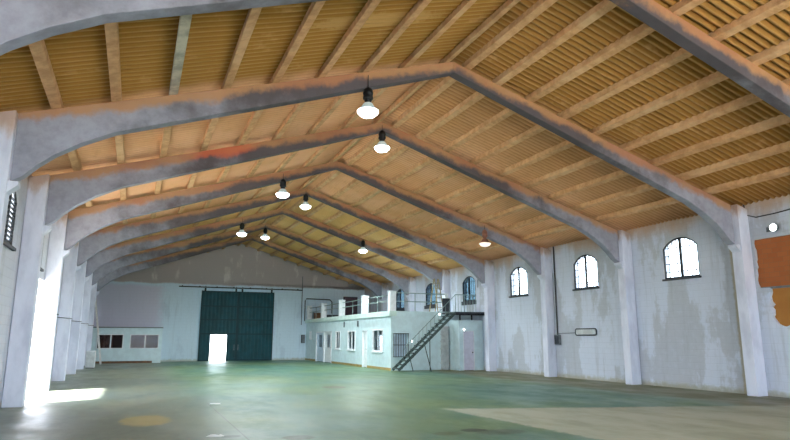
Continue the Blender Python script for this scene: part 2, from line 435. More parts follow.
# ------------------------------------------------------------------ roof sheets: real corrugations running down the slope
def roof(name, allx):
    b = bmesh.new(); pitch = .177; per = 8
    y0, y1 = YN - .35, YE + .35; ny = int((y1 - y0) / pitch * per)
    prev = None
    for j in range(ny + 1):
        y = y0 + (y1 - y0) * j / ny
        wv = .03 * math.cos(2 * PI * y / pitch)
        row = []
        for i, x in enumerate(allx):
            sag = .008 * math.sin(y * 1.3 + i * 2.1) + .006 * math.sin(y * 3.7 + i)
            row.append(b.verts.new((x, y, zroof(x) + .19 + wv + sag)))
        if prev:
            for i in range(len(allx) - 1): b.faces.new([prev[i], row[i], row[i + 1], prev[i + 1]])
        prev = row
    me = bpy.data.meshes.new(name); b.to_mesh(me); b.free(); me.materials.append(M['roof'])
    for p in me.polygons: p.use_smooth = True
    o = bpy.data.objects.new(name, me); COL.objects.link(o)
    md = o.modifiers.new('thickness', 'SOLIDIFY'); md.thickness = .03; md.offset = 1
    return struct(o)
roof('ceiling_left', [WL - 1.6 + (XM - WL + 1.6) * i / 9 for i in range(10)])  # left eave extended out of view to keep sun off the windows
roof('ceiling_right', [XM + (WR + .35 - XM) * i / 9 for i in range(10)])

# ------------------------------------------------------------------ portal frames
under = [(XL, 4.38), (-2.1, 4.5), (-1.88, 4.74), (-1.62, 4.97), (-1.2, 5.25), (-.62, 5.55), (XM, 8.17)]
def mirror(p): return [(XM + (XM - x) * (XR - XM) / (XM - XL), z) for x, z in p]
def make_frame():
    root = empty('portal_frame', (0, F(1), 0))
    for mir in (False, True):
        f = mirror if mir else (lambda p: p)
        poly = under + [(XM, 8.46), (XL, zroof(XR) if mir else zroof(XL))]
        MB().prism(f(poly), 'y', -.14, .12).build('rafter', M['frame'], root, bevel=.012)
        col = [(WL + .01, 0), (XL, 0), (XL, zroof(XL) - .01), (WL + .01, zroof(WL + .01) - .01)]
        if mir: col = [(WR - .01, 0), (XR, 0), (XR, zroof(XR) - .01), (WR - .01, zroof(WR - .01) - .01)]
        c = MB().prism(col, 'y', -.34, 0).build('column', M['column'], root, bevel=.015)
        cb = [(XL, 4.36), (XL + .16, 4.36), (XL + .16, 4.29), (XL, 4.14)]
        MB().prism(f(cb), 'y', -.3, -.02).build('corbel', M['column'], root)
    return root
fr = make_frame()
for k in range(-2, 8):
    o = fr if k == 1 else copy_tree(fr)
    o.location = (0, F(k), 0)
    if k >= 0:
        which = 'nearest' if k == 0 else ORD[k + 1] if k < 7 else 'farthest'
        extra = {0: ', crossing the top corners of the view', 7: ', right before the end wall'}.get(k, ' from the camera')
        lab = f'{which} grey concrete portal frame with curved haunches{extra}'
    else: lab = 'grey concrete portal frame %s the camera' % ('overhead just behind' if k == -1 else 'farther back behind')
    tag(o, lab, 'roof frame', 'concrete portal frames along the hall')

# ------------------------------------------------------------------ purlins
PXL = [-1.68, -.67, .37, 1.42, 2.45, 3.49, 4.55, 5.6, 6.72]
PXR = [7.3, 8.2, 9.2, 10.25, 11.3, 12.35, 13.4, 14.45, 15.5]
def purlin_mesh(side):
    mb = MB(); h = SP / 2 - .01; n = 8
    sx = SL * (1 if side == 'left' else -1)
    for i in range(1): pass
    w, t = .085, .15
    pts = []
    return mb.hexa([(-w, -h, -w * sx), (-w, h, -w * sx), (w, h, w * sx), (w, -h, w * sx),
                    (-w, -h, -w * sx + t), (-w, h, -w * sx + t), (w, h, w * sx + t), (w, -h, w * sx + t)])
PM = {}
for side, xs in (('left', PXL), ('right', PXR[::-1])):
    src = purlin_mesh(side).build('purlin', M['purlin'], bevel=.012)
    first = True
    for bay in range(-1, 8):
        for i, x in enumerate(xs):
            o = src if first else src.copy()
            if not first: COL.objects.link(o)
            first = False
            o.location = (x, F(bay) + SP / 2 + .05, zroof(x) + .004)
            if bay == -1: where = 'before the nearest frame'
            elif bay == 7: where = 'against the end wall'
            else: where = f'between the {ORD[bay + 1]} and {ORD[bay + 2]} frames'
            special = side == 'left' and bay == 0 and i == 2
            if special: o.data = o.data.copy(); o.data.materials[0] = M['silver']
            pos = 'lowest' if i == 0 else 'topmost' if i == 8 else ORD[i + 1]
            up = ' up' if 0 < i < 8 else ''
            tag(o, f'{"silvery white patched" if special else "tan"} purlin, {pos}{up} on the {side} slope, {where}', 'purlin', 'purlins under the roof sheets')

# ------------------------------------------------------------------ windows
wn = [0]
def window(plane, side, o, kind, glass):
    """arched steel casement with glazing bars; side=+1 wall to the right, -1 to the left"""
    wn[0] += 1
    yc = (o['u0'] + o['u1']) / 2; hw = (o['u1'] - o['u0']) / 2
    root = empty('window_%d' % wn[0], (plane + side * .045, yc, o['z0'])); struct(root)
    H = o['zs'] - o['z0']
    def az(u): return arch_z(o, yc + u) - o['z0']
    m = MB(); t = .045
    m.box(-.03, .03, -hw, -hw + t, 0, H); m.box(-.03, .03, hw - t, hw, 0, H); m.box(-.03, .03, -hw, hw, 0, t)
    n = 10
    for i in range(n):
        a, b = -hw + 2 * hw * i / n, -hw + 2 * hw * (i + 1) / n
        m.bar((0, a, az(a) - t / 2), (0, b, az(b) - t / 2), .06, t, (1, 0, 0))
    m.build('window_frame', M['black'], root)
    MB().box(-.028, .028, -.045, .045, .03, az(0) - .03).build('mullion', M['black'], root)
    m = MB()
    if kind == 'louvre':
        k = 11
        for i in range(1, k): m.box(-.02, .02, -hw + t, hw - t, H * i / k * 1.12 - .012, H * i / k * 1.12 + .012)
    else:
        for u in (-hw * .75, -hw * .5, -hw * .25, hw * .25, hw * .5, hw * .75): m.box(.02, .04, u - .011, u + .011, (0 if u > 0 or kind == 'grid' else 0), az(u) - .02)
        for zz in (.22, .5, .78, H): m.box(.02, .045, (0 if zz in (.5, .78) else -hw + .03), hw - .03, zz - .014, zz + .014)
    m.build('glazing_bars', M['black'], root)
    g = MB(); us = [-hw + t + (2 * hw - 2 * t) * i / 8 for i in range(9)]
    g.prism([(us[0], t), (us[-1], t)] + [(u, az(u) - t) for u in us[::-1]], 'x', -.004, .004)
    g.build('pane', glass, root)
    # stone sill sticking into the hall
    MB().box(-.12, .04, -hw - .05, hw + .05, -.07 - (.14 if glass is M['dimglass'] else 0), -.005).build('sill', M['lead' if kind != 'plain' else 'greyb'], root)
    if side < 0: root.rotation_euler.z = PI
    return root
for k, o in RW.items(): window(WR, 1, o, 'grid', M['glass'] if k <= 3 else M['dimglass'])
for k, o in LW.items(): window(WL, -1, o, 'louvre' if k <= 2 else 'grid', M['glass'])

# ------------------------------------------------------------------ lamps
def make_lamp():
    root = empty('high_bay_lamp', (0, 0, 0))
    r = MB(); r.tube([(0, 0, .62), (0, 0, 1.02)], .009, 6); r.build('hanging_rod', M['housing'], root)
    MB().lathe([(.02, .66), (.045, .64), (.09, .6), (.11, .57), (.11, .53), (.12, .52), (.12, .48), (.11, .47), (.115, .42), (.12, .4), (.12, .36), (.1, .34)]).build('ballast_housing', M['housing'], root, True)
    MB().lathe([(.1, .34), (.075, .3), (.075, .26), (.1, .24)]).build('neck', M['housing'], root, True)
    b = MB(); pr = [(.1, .25), (.12, .22), (.15, .17), (.19, .12), (.225, .09), (.235, .07)]
    pin = [(r_ - .008, h) for r_, h in pr[::-1]]
    b.lathe(pr + pin, n=32)
    b.build('reflector', M['reflector'], root, True)
    MB().lathe([(.225, .08), (.245, .06), (.245, .04), (.225, 0), (.17, -.05), (.1, -.075), (.01, -.085)], n=32).build('lens', M['lens'], root, True)
    return root
LZ = 6.85
lamps = [(4.74, -1, 0, 'high bay lamp behind the camera on the left rafter', 1), (XM - .05, -2, .68, 'high bay lamp behind the camera at the ridge', 1),
         (4.6, 1, -.14, 'large glowing bell lamp nearest the camera, under the second frame', 1),
         (XM - .05, 2, .68, 'glowing bell lamp hanging at the peak of the third frame', 1),
         (4.74, 3, 0, 'glowing bell lamp left of the ridge, under the fourth frame', 1),
         (XM - .05, 4, .68, 'glowing bell lamp hanging at the peak of the fifth frame', 1),
         (4.74, 5, 0, 'small leftmost glowing lamp, above the green sliding door', 1),
         (XM - .05, 6, .68, 'small glowing lamp at the ridge near the end wall', 1),
         (11.42, 5, -.5, 'glowing lamp on the right slope above the mezzanine railing', 1),
         (13.5, 3, -1.32, 'unlit bell lamp with rusty pink body on the right slope', 0)]
lamp0 = make_lamp(); used = False
def add_light(loc, power, name, radius=.16, col=(.86, .97, 1)):
    l = bpy.data.lights.new(name, 'SPOT'); l.energy = power; l.shadow_soft_size = radius; l.color = col
    l.spot_size = math.radians(172); l.spot_blend = .6
    o = bpy.data.objects.new(name, l); COL.objects.link(o); o.location = loc; return o
for x, k, dz, lab, lit in lamps:
    o = lamp0 if not used else copy_tree(lamp0); used = True
    y = F(k) - .17
    o.location = (x, y, LZ + dz)
    if abs(x - XM) < .2:    # ridge lamps have a short rod
        pass
    tag(o, lab, 'lamp', 'high bay lamps')
    if lit:
        add_light((x, y, LZ + dz - .12), {1: 520, 2: 650, -1: 500, -2: 500}.get(k, 1500), 'lamp_light')
    else:
        for c in o.children:
            if c.name.startswith(('lens', 'reflector', 'ballast', 'neck')):
                c.data = c.data.copy(); c.data.materials[0] = M['dimlens'] if c.name.startswith('lens') else M['orangelamp']
# rods reach their rafter: lengthen / shorten by scaling the rod part
for o in [x for x in COL.objects if x.name.startswith('high_bay_lamp')]:
    x, y, z = o.location
    top = zroof(x) - .3 - z + .2
    for c in o.children:
        if c.name.startswith('hanging_rod'):
            L = max(top - .62, .06); c.scale.z = L / .4; c.location.z = .62 * (1 - c.scale.z)

# flood lamp on the right wall
r = empty('flood_lamp', (WR - .03, 11.41, 4.74), 'round glowing lamp on the right wall above the brick patch', 'lamp')
MB().lathe([(.05, .0), (.05, -.05), (.1, -.07), (.12, -.12), (.12, -.15)], axis='x', n=20).build('lamp_housing', M['greyb'], r, True)
MB().lathe([(.105, -.145), (.1, -.165), (.06, -.185), (.01, -.19)], axis='x', n=20).build('lens', M['bulb'], r, True)
MB().box(-.04, .03, .05, .3, -.08, .06).build('driver_box', M['greyb'], r, bevel=.01)

# ------------------------------------------------------------------ big sliding door
YD = YE - .16
def leaf(name, x0, x1, hole, n0):
    root = empty(name, (x0, YD, 0)); struct(root)
    W = x1 - x0; H = 4.98; zb = .004
    m = MB()
    def ribs(a, b, z0, z1):
        # trapezoid ribbed sheet between local x a..b
        step = .26; n = max(1, int(round((b - a) / step))); poly = []
        for i in range(n):
            u = a + (b - a) * i / n; w = (b - a) / n
            poly += [(u, 0), (u + w * .35, 0), (u + w * .45, -.035), (u + w * .9, -.035)]
        poly += [(b, 0)]
        m.prism([(p[0], p[1]) for p in poly] + [(b, .02), (a, .02)], 'z', z0, z1)
    if hole:
        h0, h1, hz = hole
        ribs(0, h0, zb, hz); ribs(h1, W, zb, hz); ribs(0, W, hz, H)
    else: ribs(0, W, zb, H)
    m.build('ribbed_panel', M['teal'], root)
    m = MB()
    for z in (H - .06, 3.88, 2.92, 1.9 if not hole else 1.92): m.box(0, W, -.06, -.02, z - .04, z + .04)
    m.box(0, .08, -.062, -.018, zb, H); m.box(W - .08, W, -.062, -.018, zb, H)
    if not hole: m.box(0, W, -.06, -.02, zb, zb + .1)
    else:
        m.box(0, hole[0], -.06, -.02, zb, zb + .1); m.box(hole[1], W, -.06, -.02, zb, zb + .1)
    m.build('door_frame', M['teal_dark'], root)
    if hole:
        h0, h1, hz = hole
        m = MB(); m.box(h0 - .05, h0, -.07, .03, zb, hz + .05); m.box(h1, h1 + .05, -.07, .03, zb, hz + .05); m.box(h0, h1, -.07, .03, hz, hz + .05)
        m.build('wicket_frame', M['teal_dark'], root)
    for u in (.25, W - .2):
        hg = MB().box(u - .06, u + .06, -.05, .0, H - .05, 5.24).build('hanger', M['black'], root)
        MB().lathe([(.07, -.03), (.07, .0)], (u, -.05, 5.24), 14, 'y').build('wheel', M['steel'], hg)
    hx = W - .16 if hole else .12
    MB().box(hx - .02, hx + .02, -.12, -.06, .75, 1.15).build('pull_handle', M['steel'], root, bevel=.008)
    return root
leaf('door_1', 4.28, 6.9, (.78, 1.92, 1.84), 0)
leaf('door_2', 6.9, 9.52, None, 0)
struct(MB().box(6.86, 6.96, YD + .02, YD + .06, 0, 4.97).build('trim_5', M['teal_dark']))
struct(MB().box(4.3, 5.04, YE - .1, YE, 0, .06).box(6.24, 9.5, YE - .1, YE, 0, .06).build('trim_6', M['teal_dark']))
rr = empty('door_track', (2.7, YE - .14, 5.22), 'long steel overhead track of the green sliding door', 'door track')
MB().box(0, 9.0, -.02, .02, -.03, .05).build('rail', M['black'], rr)
for i in range(8): MB().box(.2 + i * 1.2, .27 + i * 1.2, 0, .16, -.02, .09).build('bracket', M['black'], rr)

# ------------------------------------------------------------------ glazed booth at the left of the end wall
BY = 43.8; BH = 2.25; bx0, bx1 = WL, 1.76
m = MB()
W1 = dict(u0=-2.1, u1=-.64, z0=.97, zs=1.8, zc=1.8, n=1); W2 = dict(u0=-.14, u1=1.52, z0=.97, zs=1.8, zc=1.8, n=1)
wall_pieces(m, 'y', bx0, bx1, .14, BH, BY, BY + .1, [W1, W2])
m.box(1.24, bx1, BY, BY + .1, 0, .14); m.box(bx1 - .1, bx1, BY + .1, YE, 0, BH)
booth = struct(m.build('wall_booth', M['office']))
struct(MB().box(bx0, 1.24, BY + .04, BY + .1, 0, .14).build('baseboard_booth', M['wood']))
struct(MB().box(bx0, bx1 + .03, BY - .04, YE, BH, BH + .07).build('trim_4', M['greyb']))
struct(MB().box(bx0, bx1 - .1, BY + 1.2, BY + 1.24, 0, BH).build('wall_booth_back', M['darkroom']))  # added backing, the booth's interior shade painted into its colour
for w in (W1, W2):
    wn[0] += 1
    a, b = w['u0'], w['u1']; r = empty('window_%d' % wn[0], (a, BY, w['z0'])); struct(r); W = b - a; H = .83
    m = MB(); t = .05
    m.box(-.06, 0, -.03, .08, -.05, H + .05); m.box(W, W + .06, -.03, .08, -.05, H + .05); m.box(0, W, -.03, .08, H, H + .05); m.box(0, W, -.03, .08, -.05, 0)
    m.build('window_frame', M['white'], r)
    MB().box(W * .52 - .035, W * .52 + .035, -.01, .07, 0, H).build('mullion', M['white'], r)
    MB().box(0, W, .03, .036, 0, H).build('pane', M['boothglass'], r)
c = empty('curtain', (-1.95, BY + .3, .9), 'brown curtain behind the left booth window', 'curtain')
m = MB(); pts = [(i * .05, .03 * math.sin(i * 1.5)) for i in range(16)]
m.prism(pts + [(p[0], p[1] + .02) for p in pts[::-1]], 'z', 0, 1.1); m.build('cloth', M['curtain'], c)
c = empty('monitor', (.95, BY + .5, 0), 'dark screen on a desk behind the right booth window', 'monitor')
MB().box(-.02, .5, 0, .05, 1.15, 1.5).build('screen', M['lead'], c, bevel=.01); MB().box(.2, .28, .02, .06, .75, 1.16).build('stand', M['lead'], c)
r = empty('booth_fill_lamp', (.55, BY + .6, 2.13), 'added ceiling lamp brightening the booth behind its right window', 'lamp')  # added lamp, brightens the otherwise dark booth interior
MB().box(-.3, .3, -.06, .06, .06, .12).build('base', M['white'], r); MB().box(-.28, .28, -.05, .05, 0, .06).build('diffuser', M['bulb'], r, bevel=.01)
l = bpy.data.lights.new('booth_fill_light', 'POINT'); l.energy = 7; l.shadow_soft_size = .08; o = bpy.data.objects.new('booth_fill_light', l); COL.objects.link(o); o.location = (.2, BY + .6, 1.95)
d = empty('desk', (.2, BY + .3, 0), 'brown desk inside the booth under the right window', 'desk')
MB().box(0, 1.3, 0, .6, .71, .75).build('desktop', M['wood'], d)
for u in (.03, 1.22): MB().box(u, u + .05, .03, .57, 0, .71).build('leg', M['wood'], d)

# white cabinet by the left columns
r = empty('low_cabinet', (-2.05, 37.35, 0), 'low white cabinet on the floor beside the left columns', 'cabinet')
MB().box(-.23, .23, -.25, .25, .04, .92).build('body', M['white'], r, bevel=.01)
MB().box(-.21, .21, -.27, -.25, .08, .88).build('door', M['offwhite'], r, bevel=.004)
MB().box(-.2, .2, -.2, .2, 0, .04).build('plinth', M['greyb'], r)

# tall ladder leaning on the left wall
r = empty('leaning_ladder', (0, 0, 0), 'tall pale ladder leaning beside the booth windows', 'ladder')
A, B = Vector((-1.75, 42.5, 0)), Vector((-2.55, 42.5, 5.0))
for s_ in (-.24, .24): MB().bar(A + Vector((0, s_, 0)), B + Vector((0, s_, 0)), .06, .09, (1, 0, 0)).build('stile', M['ladder'], r)
m = 18
for i in range(1, m):
    p = A.lerp(B, i / m); MB().tube([p + Vector((0, -.24, 0)), p + Vector((0, .24, 0))], .024, 6).build('rung', M['ladder'], r)

# ------------------------------------------------------------------ mezzanine office
OX, OY, OZ = 12.1, 28.95, 2.74
def yo(a, b, z0, z1): return dict(u0=min(a, b), u1=max(a, b), z0=z0, zs=z1, zc=z1, n=1)
o_w0 = yo(44.25, 44.65, 1.55, 2.07); o_dd = yo(42.95, 39.1, 0, 2.06)
o_w1 = yo(37.35, 38.2, 1.0, 2.0); o_w2 = yo(34.5, 35.75, 1.0, 2.0); o_d4 = yo(32.42, 33.2, 0, 2.06); o_w4 = yo(30.1, 31.5, .98, 2.02)
m = MB(); wall_pieces(m, 'x', OY, YE, 0, OZ, OX, OX + .15, [o_w0, o_dd, o_w1, o_w2, o_d4, o_w4])
struct(m.build('wall_office_side', M['office']))
o_g = dict(u0=12.27, u1=13.02, z0=.7, zs=1.82, zc=1.82, n=1)
m = MB(); wall_pieces(m, 'y', OX + .15, WR, 0, 3.0, OY, OY + .15, [o_g]); struct(m.build('wall_office_front', M['office']))
struct(MB().box(OX - .1, OX + .3, OY - .02, YE, OZ, 3.0).box(OX + .3, WR, OY + .15, YE, 2.8, 3.0).build('floor_mezzanine', M['slab']))
struct(MB().box(OX + 1.5, OX + 1.55, OY + .15, YE, 0, 2.8).build('wall_office_inner', M['white']))
m = MB()
for a, b in ((OY, 32.4), (33.25, 39.05), (43.0, YE)): m.box(OX - .015, OX, a, b, 0, .13)
struct(m.build('baseboard_office', M['plinth']))
def office_window(o, tint, sill=True):
    wn[0] += 1
    r = empty('window_%d' % wn[0], (OX, o['u0'], o['z0'])); struct(r); W = o['u1'] - o['u0']; H = o['zs'] - o['z0']
    m = MB(); f = .07
    m.box(-.03, .1, -f, .0, -f, H + f); m.box(-.03, .1, W, W + f, -f, H + f); m.box(-.03, .1, 0, W, H, H + f); m.box(-.03, .1, 0, W, -f, 0)
    m.box(.0, .06, 0, .05, 0, H); m.box(0, .06, W - .05, W, 0, H)
    m.build('window_frame', M['white'], r)
    MB().box(.0, .07, W / 2 - .03, W / 2 + .03, 0, H).build('mullion', M['white'], r)
    MB().box(.03, .036, .05, W - .05, 0, H).build('pane', M[tint], r)
    if sill: MB().box(-.08, .03, -.12, W + .12, -.13, -.07).build('sill', M['white'], r)
    return r
office_window(o_w0, 'dimglass', False); office_window(o_w1, 'dimglass'); office_window(o_w2, 'glass'); 
w = office_window(o_w4, 'glass')
dn = [2]
def odoor(y0, y1, glazed, mat='bluedoor'):
    dn[0] += 1
    r = empty('door_%d' % dn[0], (OX + .05, y0, 0)); struct(r); W = y1 - y0
    if glazed:
        m = MB(); m.box(0, .05, 0, W, .03, 1.0); m.box(0, .05, 0, W * .3, 1.0, 2.0); m.box(0, .05, W * .75, W, 1.0, 2.0); m.box(0, .05, W * .3, W * .75, 1.85, 2.0)
        m.build('door_panel', M[mat], r); MB().box(.02, .026, W * .3, W * .75, 1.0, 1.85).build('pane', M['glass'], r)
    else: MB().box(0, .05, 0, W, .03, 2.0).build('door_panel', M[mat], r)
    m = MB(); m.box(-.07, .04, -.05, 0, 0, 2.06); m.box(-.07, .04, W, W + .05, 0, 2.06); m.box(-.07, .04, -.05, W + .05, 2.0, 2.06)
    m.build('door_frame', M['white'], r)
    MB().box(-.06, 0, .08, .12, .98, 1.04).build('door_handle', M['steel'], r)
odoor(41.0, 42.85, True); odoor(39.2, 40.85, True, 'white'); odoor(32.47, 33.15, False, 'white')

# barred front window
wn[0] += 1
r = empty('window_%d' % wn[0], (12.25, OY, .7)); struct(r)
MB().box(0, .77, .08, .11, 0, 1.12).build('shutter', M['bluedoor'], r)
m = MB()
for i in range(7): m.box(-.04 + i * .138, -.02 + i * .138, -.06, -.04, -.04, 1.16)
for z in (-.03, .56, 1.13): m.box(-.05, .83, -.065, -.035, z, z + .03)
m.box(-.05, -.03, -.04, .0, .56, .59); m.box(.8, .82, -.04, .0, .56, .59)
m.build('grille', M['black'], r)

# small block closet under the landing
CX, CY, CH = 15.4, 27.75, 2.54
m = MB(); o_c = dict(u0=15.62, u1=16.27, z0=0, zs=2.0, zc=2.0, n=1)
wall_pieces(m, 'y', CX, WR, 0, CH, CY, CY + .12, [o_c]); m.box(CX, CX + .12, CY + .12, OY, 0, CH); m.box(CX + .12, WR, CY + .12, OY, CH - .1, CH)
struct(m.build('wall_closet', M['office']))
dn[0] += 1
r = empty('door_%d' % dn[0], (15.62, CY, 0)); struct(r)
MB().box(.03, .62, .03, .07, .02, 1.97).build('door_panel', M['lilac'], r)
m = MB(); m.box(0, .03, -.02, .1, 0, 2.0); m.box(.62, .65, -.02, .1, 0, 2.0); m.box(0, .65, -.02, .1, 1.97, 2.0); m.build('door_frame', M['white'], r)
MB().lathe([(.02, 0), (.035, -.03), (.035, -.05), (.01, -.06)], (.55, .03, .9), 12, 'y').build('door_knob', M['black'], r, True)

# column of cement blocks left of the closet
for i in range(6):
    b = MB().box(-.19, .19, -.1, .1, 0, .3).box(-.21, .21, -.11, .11, .3, .37)
    o = b.build('cement_block', M['block'], loc=(15.12, OY - .12, .0 + i * .372), bevel=.01)
    nm = ['lowest', 'second', 'third', 'fourth', 'fifth', 'topmost'][i]
    tag(o, f'pale cement block, {nm} of the stack between staircase and closet', 'block', 'stacked cement blocks')

LY = 27.4
# landing plate
r = empty('stair_landing', (0, 0, 0), 'dark steel landing plate at the top of the staircase', 'landing')
MB().box(15.02, 16.8, LY + .02, OY - .02, 2.86, 2.95).build('plate', M['lead'], r)
m = MB(); m.box(15.02, 16.8, LY + .02, LY + .08, 2.78, 2.86); m.build('edge_beam', M['black'], r)
for x in (15.5, 16.2): MB().box(x, x + .06, CY + .1, CY + .16, CH, 2.86).build('support_post', M['black'], r)
# landing balustrade
r = empty('landing_railing', (0, 0, 0), 'thin landing railing with pale uprights below the barred window', 'railing')
MB().tube([(15.05, LY + .1, 3.82), (16.3, LY + .1, 3.82)], .02, 8).build('top_rail', M['rail'], r)
for i in range(8):
    x = 15.07 + i * .172; MB().tube([(x, LY + .1, 2.95), (x, LY + .1, 3.82)], .012 if i % 3 else .018, 6).build('baluster', M['rail'], r)
MB().box(15.05, 15.5, OY - .06, OY - .04, 3.0, 3.72).build('infill_panel', M['lead'], r)

# staircase
r = empty('staircase', (11.85, 27.42, 0), 'dark iron open staircase rising to the mezzanine landing', 'staircase')
N = 16; RUN, RISE = 3.15 / N, 2.92 / N; LEN = 3.15
for yy in (0, .72):
    m = MB(); m.bar((0, yy, .08), (LEN, yy, 2.88), .03, .13); m.build('stringer', M['stair'], r)
for i in range(N): MB().box((i + .15) * RUN - .06, (i + 1.1) * RUN + .02, .016, .704, (i + .9) * RISE - .025, (i + .9) * RISE + .02).build('tread', M['stair'], r)
MB().tube([(.3, 0, 1.05), (.36, 0, 1.2), (LEN, 0, 3.78)], .02, 8).build('handrail', M['rail'], r)
for i in range(14):
    t = .08 + i * .068; x = LEN * t; z = .12 + 2.8 * t
    MB().tube([(x, 0, z), (x, 0, min(z + .86, 3.7))], .009, 6).build('baluster', M['rail'], r)
for p, q in (((1.35, 0, 1.5), (1.75, -.05, 0)), ((1.7, 0, 1.9), (1.7, 0, 0)), ((.85, .7, .95), (1.1, .7, 0))):
    MB().tube([p, q], .022, 6).build('support_leg', M['stair'], r)

# masonry posts and rails on the mezzanine edge
posts = [(45.5, .5, 'farthest, against the end wall'), (41.6, .3, 'second from the end wall'), (37.5, .3, 'third from the end wall'), (33.2, .35, 'second from the front corner'), (29.15, .35, 'at the front corner')]
p0 = MB().box(-.17, .17, -.17, .17, 0, 1.0).box(-.19, .19, -.19, .19, 1.0, 1.04).build('masonry_post', M['white'], bevel=.008)
for i, (y, w_, l) in enumerate(posts):
    o = p0 if i == 0 else p0.copy()
    if i: COL.objects.link(o)
    o.location = (OX + .13, y, 3.0); tag(o, f'white masonry post on the mezzanine edge, {l}', 'post', 'white posts of the mezzanine balustrade')
p2 = p0.copy(); COL.objects.link(p2); p2.location = (15.35, OY + .1, 3.0); p2.scale = (.5, .5, .95)
tag(p2, 'slim white post on the mezzanine front beside the stair top', 'post')
names = ['in front of the end wall', 'second bay from the end wall', 'second bay from the front corner', 'nearest bay before the front corner']
for i in range(4):
    a, b = posts[i][0] - .17, posts[i + 1][0] + .17
    r = empty('balustrade_rail', (OX + .13, b, 3.0), f'pair of pale pipe rails between white posts, {names[i]}', 'railing', 'pipe rails on the long mezzanine edge')
    L = a - b
    for z in (.55, .85): MB().tube([(0, 0, z), (0, L, z)], .024, 8).build('pipe', M['rail'], r)
    MB().tube([(0, L / 2, 0), (0, L / 2, .85)], .018, 6).build('upright', M['rail'], r)
r = empty('balustrade_rail', (OX + .3, OY + .08, 3.0), 'pale pipe rails across the mezzanine front left of the stairs', 'railing')
for z in (.5, .94): MB().tube([(0, 0, z), (2.86, 0, z)], .024, 8).build('pipe', M['rail'], r)
for x in (1.1,): MB().tube([(x, 0, 0), (x, 0, .94)], .022, 6).build('upright', M['rail'], r)

# stepladder on the mezzanine
r = empty('stepladder', (15.2, 29.9, 3.0), 'yellowish wooden stepladder standing open on the mezzanine', 'stepladder', rz=.2)
for sgn in (-1, 1):
    for dx in (-.2, .2):
        MB().bar((dx + sgn * 0.0, sgn * .38, 0), (dx * .7, sgn * .03, 1.85), .03, .05, (1, 0, 0)).build('leg', M['yellow'], r)
for i in range(1, 7):
    t = i / 7; MB().box(-.2 + .06 * t, .2 - .06 * t, -.38 * (1 - t) - .06, -.38 * (1 - t) + .04, 1.85 * t - .012, 1.85 * t + .012).build('step', M['yellow'], r)

# things stored on the mezzanine
for (x, y, w, d, h, lab, kind) in ((12.75, 44.9, .5, .5, .5, 'brown wooden crate in the far corner of the mezzanine', 'wood'), (13.9, 44.9, 1.2, .5, .36, 'long dark chest on the mezzanine by the end wall', 'lead')):
    r = empty('storage_crate', (x, y, 3.0), lab, 'crate')
    MB().box(-w / 2, w / 2, -d / 2, d / 2, 0, h - .06).build('body', M[kind], r, bevel=.01)
    MB().box(-w / 2 - .02, w / 2 + .02, -d / 2 - .02, d / 2 + .02, h - .06, h).build('lid', M[kind], r, bevel=.01)
# maroon door on the mezzanine, end wall
dn[0] += 1
r = empty('door_%d' % dn[0], (15.1, YE, 3.0)); struct(r)
MB().box(0, 1.05, -.05, -.01, 0, 1.78).build('door_panel', M['maroon'], r)
m = MB(); m.box(-.06, 0, -.07, -.005, 0, 1.84); m.box(1.05, 1.11, -.07, -.005, 0, 1.84); m.box(0, 1.05, -.07, -.005, 1.78, 1.84); m.build('door_frame', M['lead'], r)
MB().box(.08, .12, -.1, -.05, .9, .96).build('door_handle', M['steel'], r)

# pipe loop on the end wall above the mezzanine
o = MB().tube([(11.95, YE - .05, 2.9), (11.95, YE - .05, 4.45), (12.05, YE - .05, 4.6), (13.95, YE - .05, 4.56), (14.1, YE - .05, 4.4), (14.1, YE - .05, 3.5)], .035, 8).build('wall_pipe', M['cable'])
tag(o, 'dark pipe bent like a gate on the end wall above the mezzanine', 'pipe')
o = MB().tube([(11.7, YE - .05, 2.6), (11.7, YE - .05, 6.3)], .03, 8).build('wall_pipe', M['greyb'])
tag(o, 'thin upright grey pipe on the end wall right of the door track', 'pipe')
r = empty('wall_box', (11.85, YE - .11, 1.25), 'dark grey meter box on the end wall beside the office', 'box')
MB().box(-.13, .13, -.09, .1, 0, .62).build('body', M['lead'], r, bevel=.01); MB().box(-.11, .11, -.105, -.09, .03, .59).build('lid', M['greyb'], r)

# small lit wall lamps near the stairs
for loc, lab in (((13.22, OY - .07, 1.47), 'small glowing wall lamp right of the barred window'), ((15.66, CY - .03, 2.05), 'small glowing wall lamp at the closet door'), ((14.85, OY - .06, 2.86), 'small glowing lamp at the head of the staircase')):
    r = empty('wall_lamp', loc, lab, 'lamp')
    MB().lathe([(.06, .06), (.06, .02), (.045, .0)], (0, 0, 0), 14, 'y').build('base', M['greyb'], r, True)
    MB().lathe([(.04, .0), (.045, -.03), (.03, -.06), (.005, -.07)], (0, 0, 0), 14, 'y').build('bulb', M['bulb'], r, True)

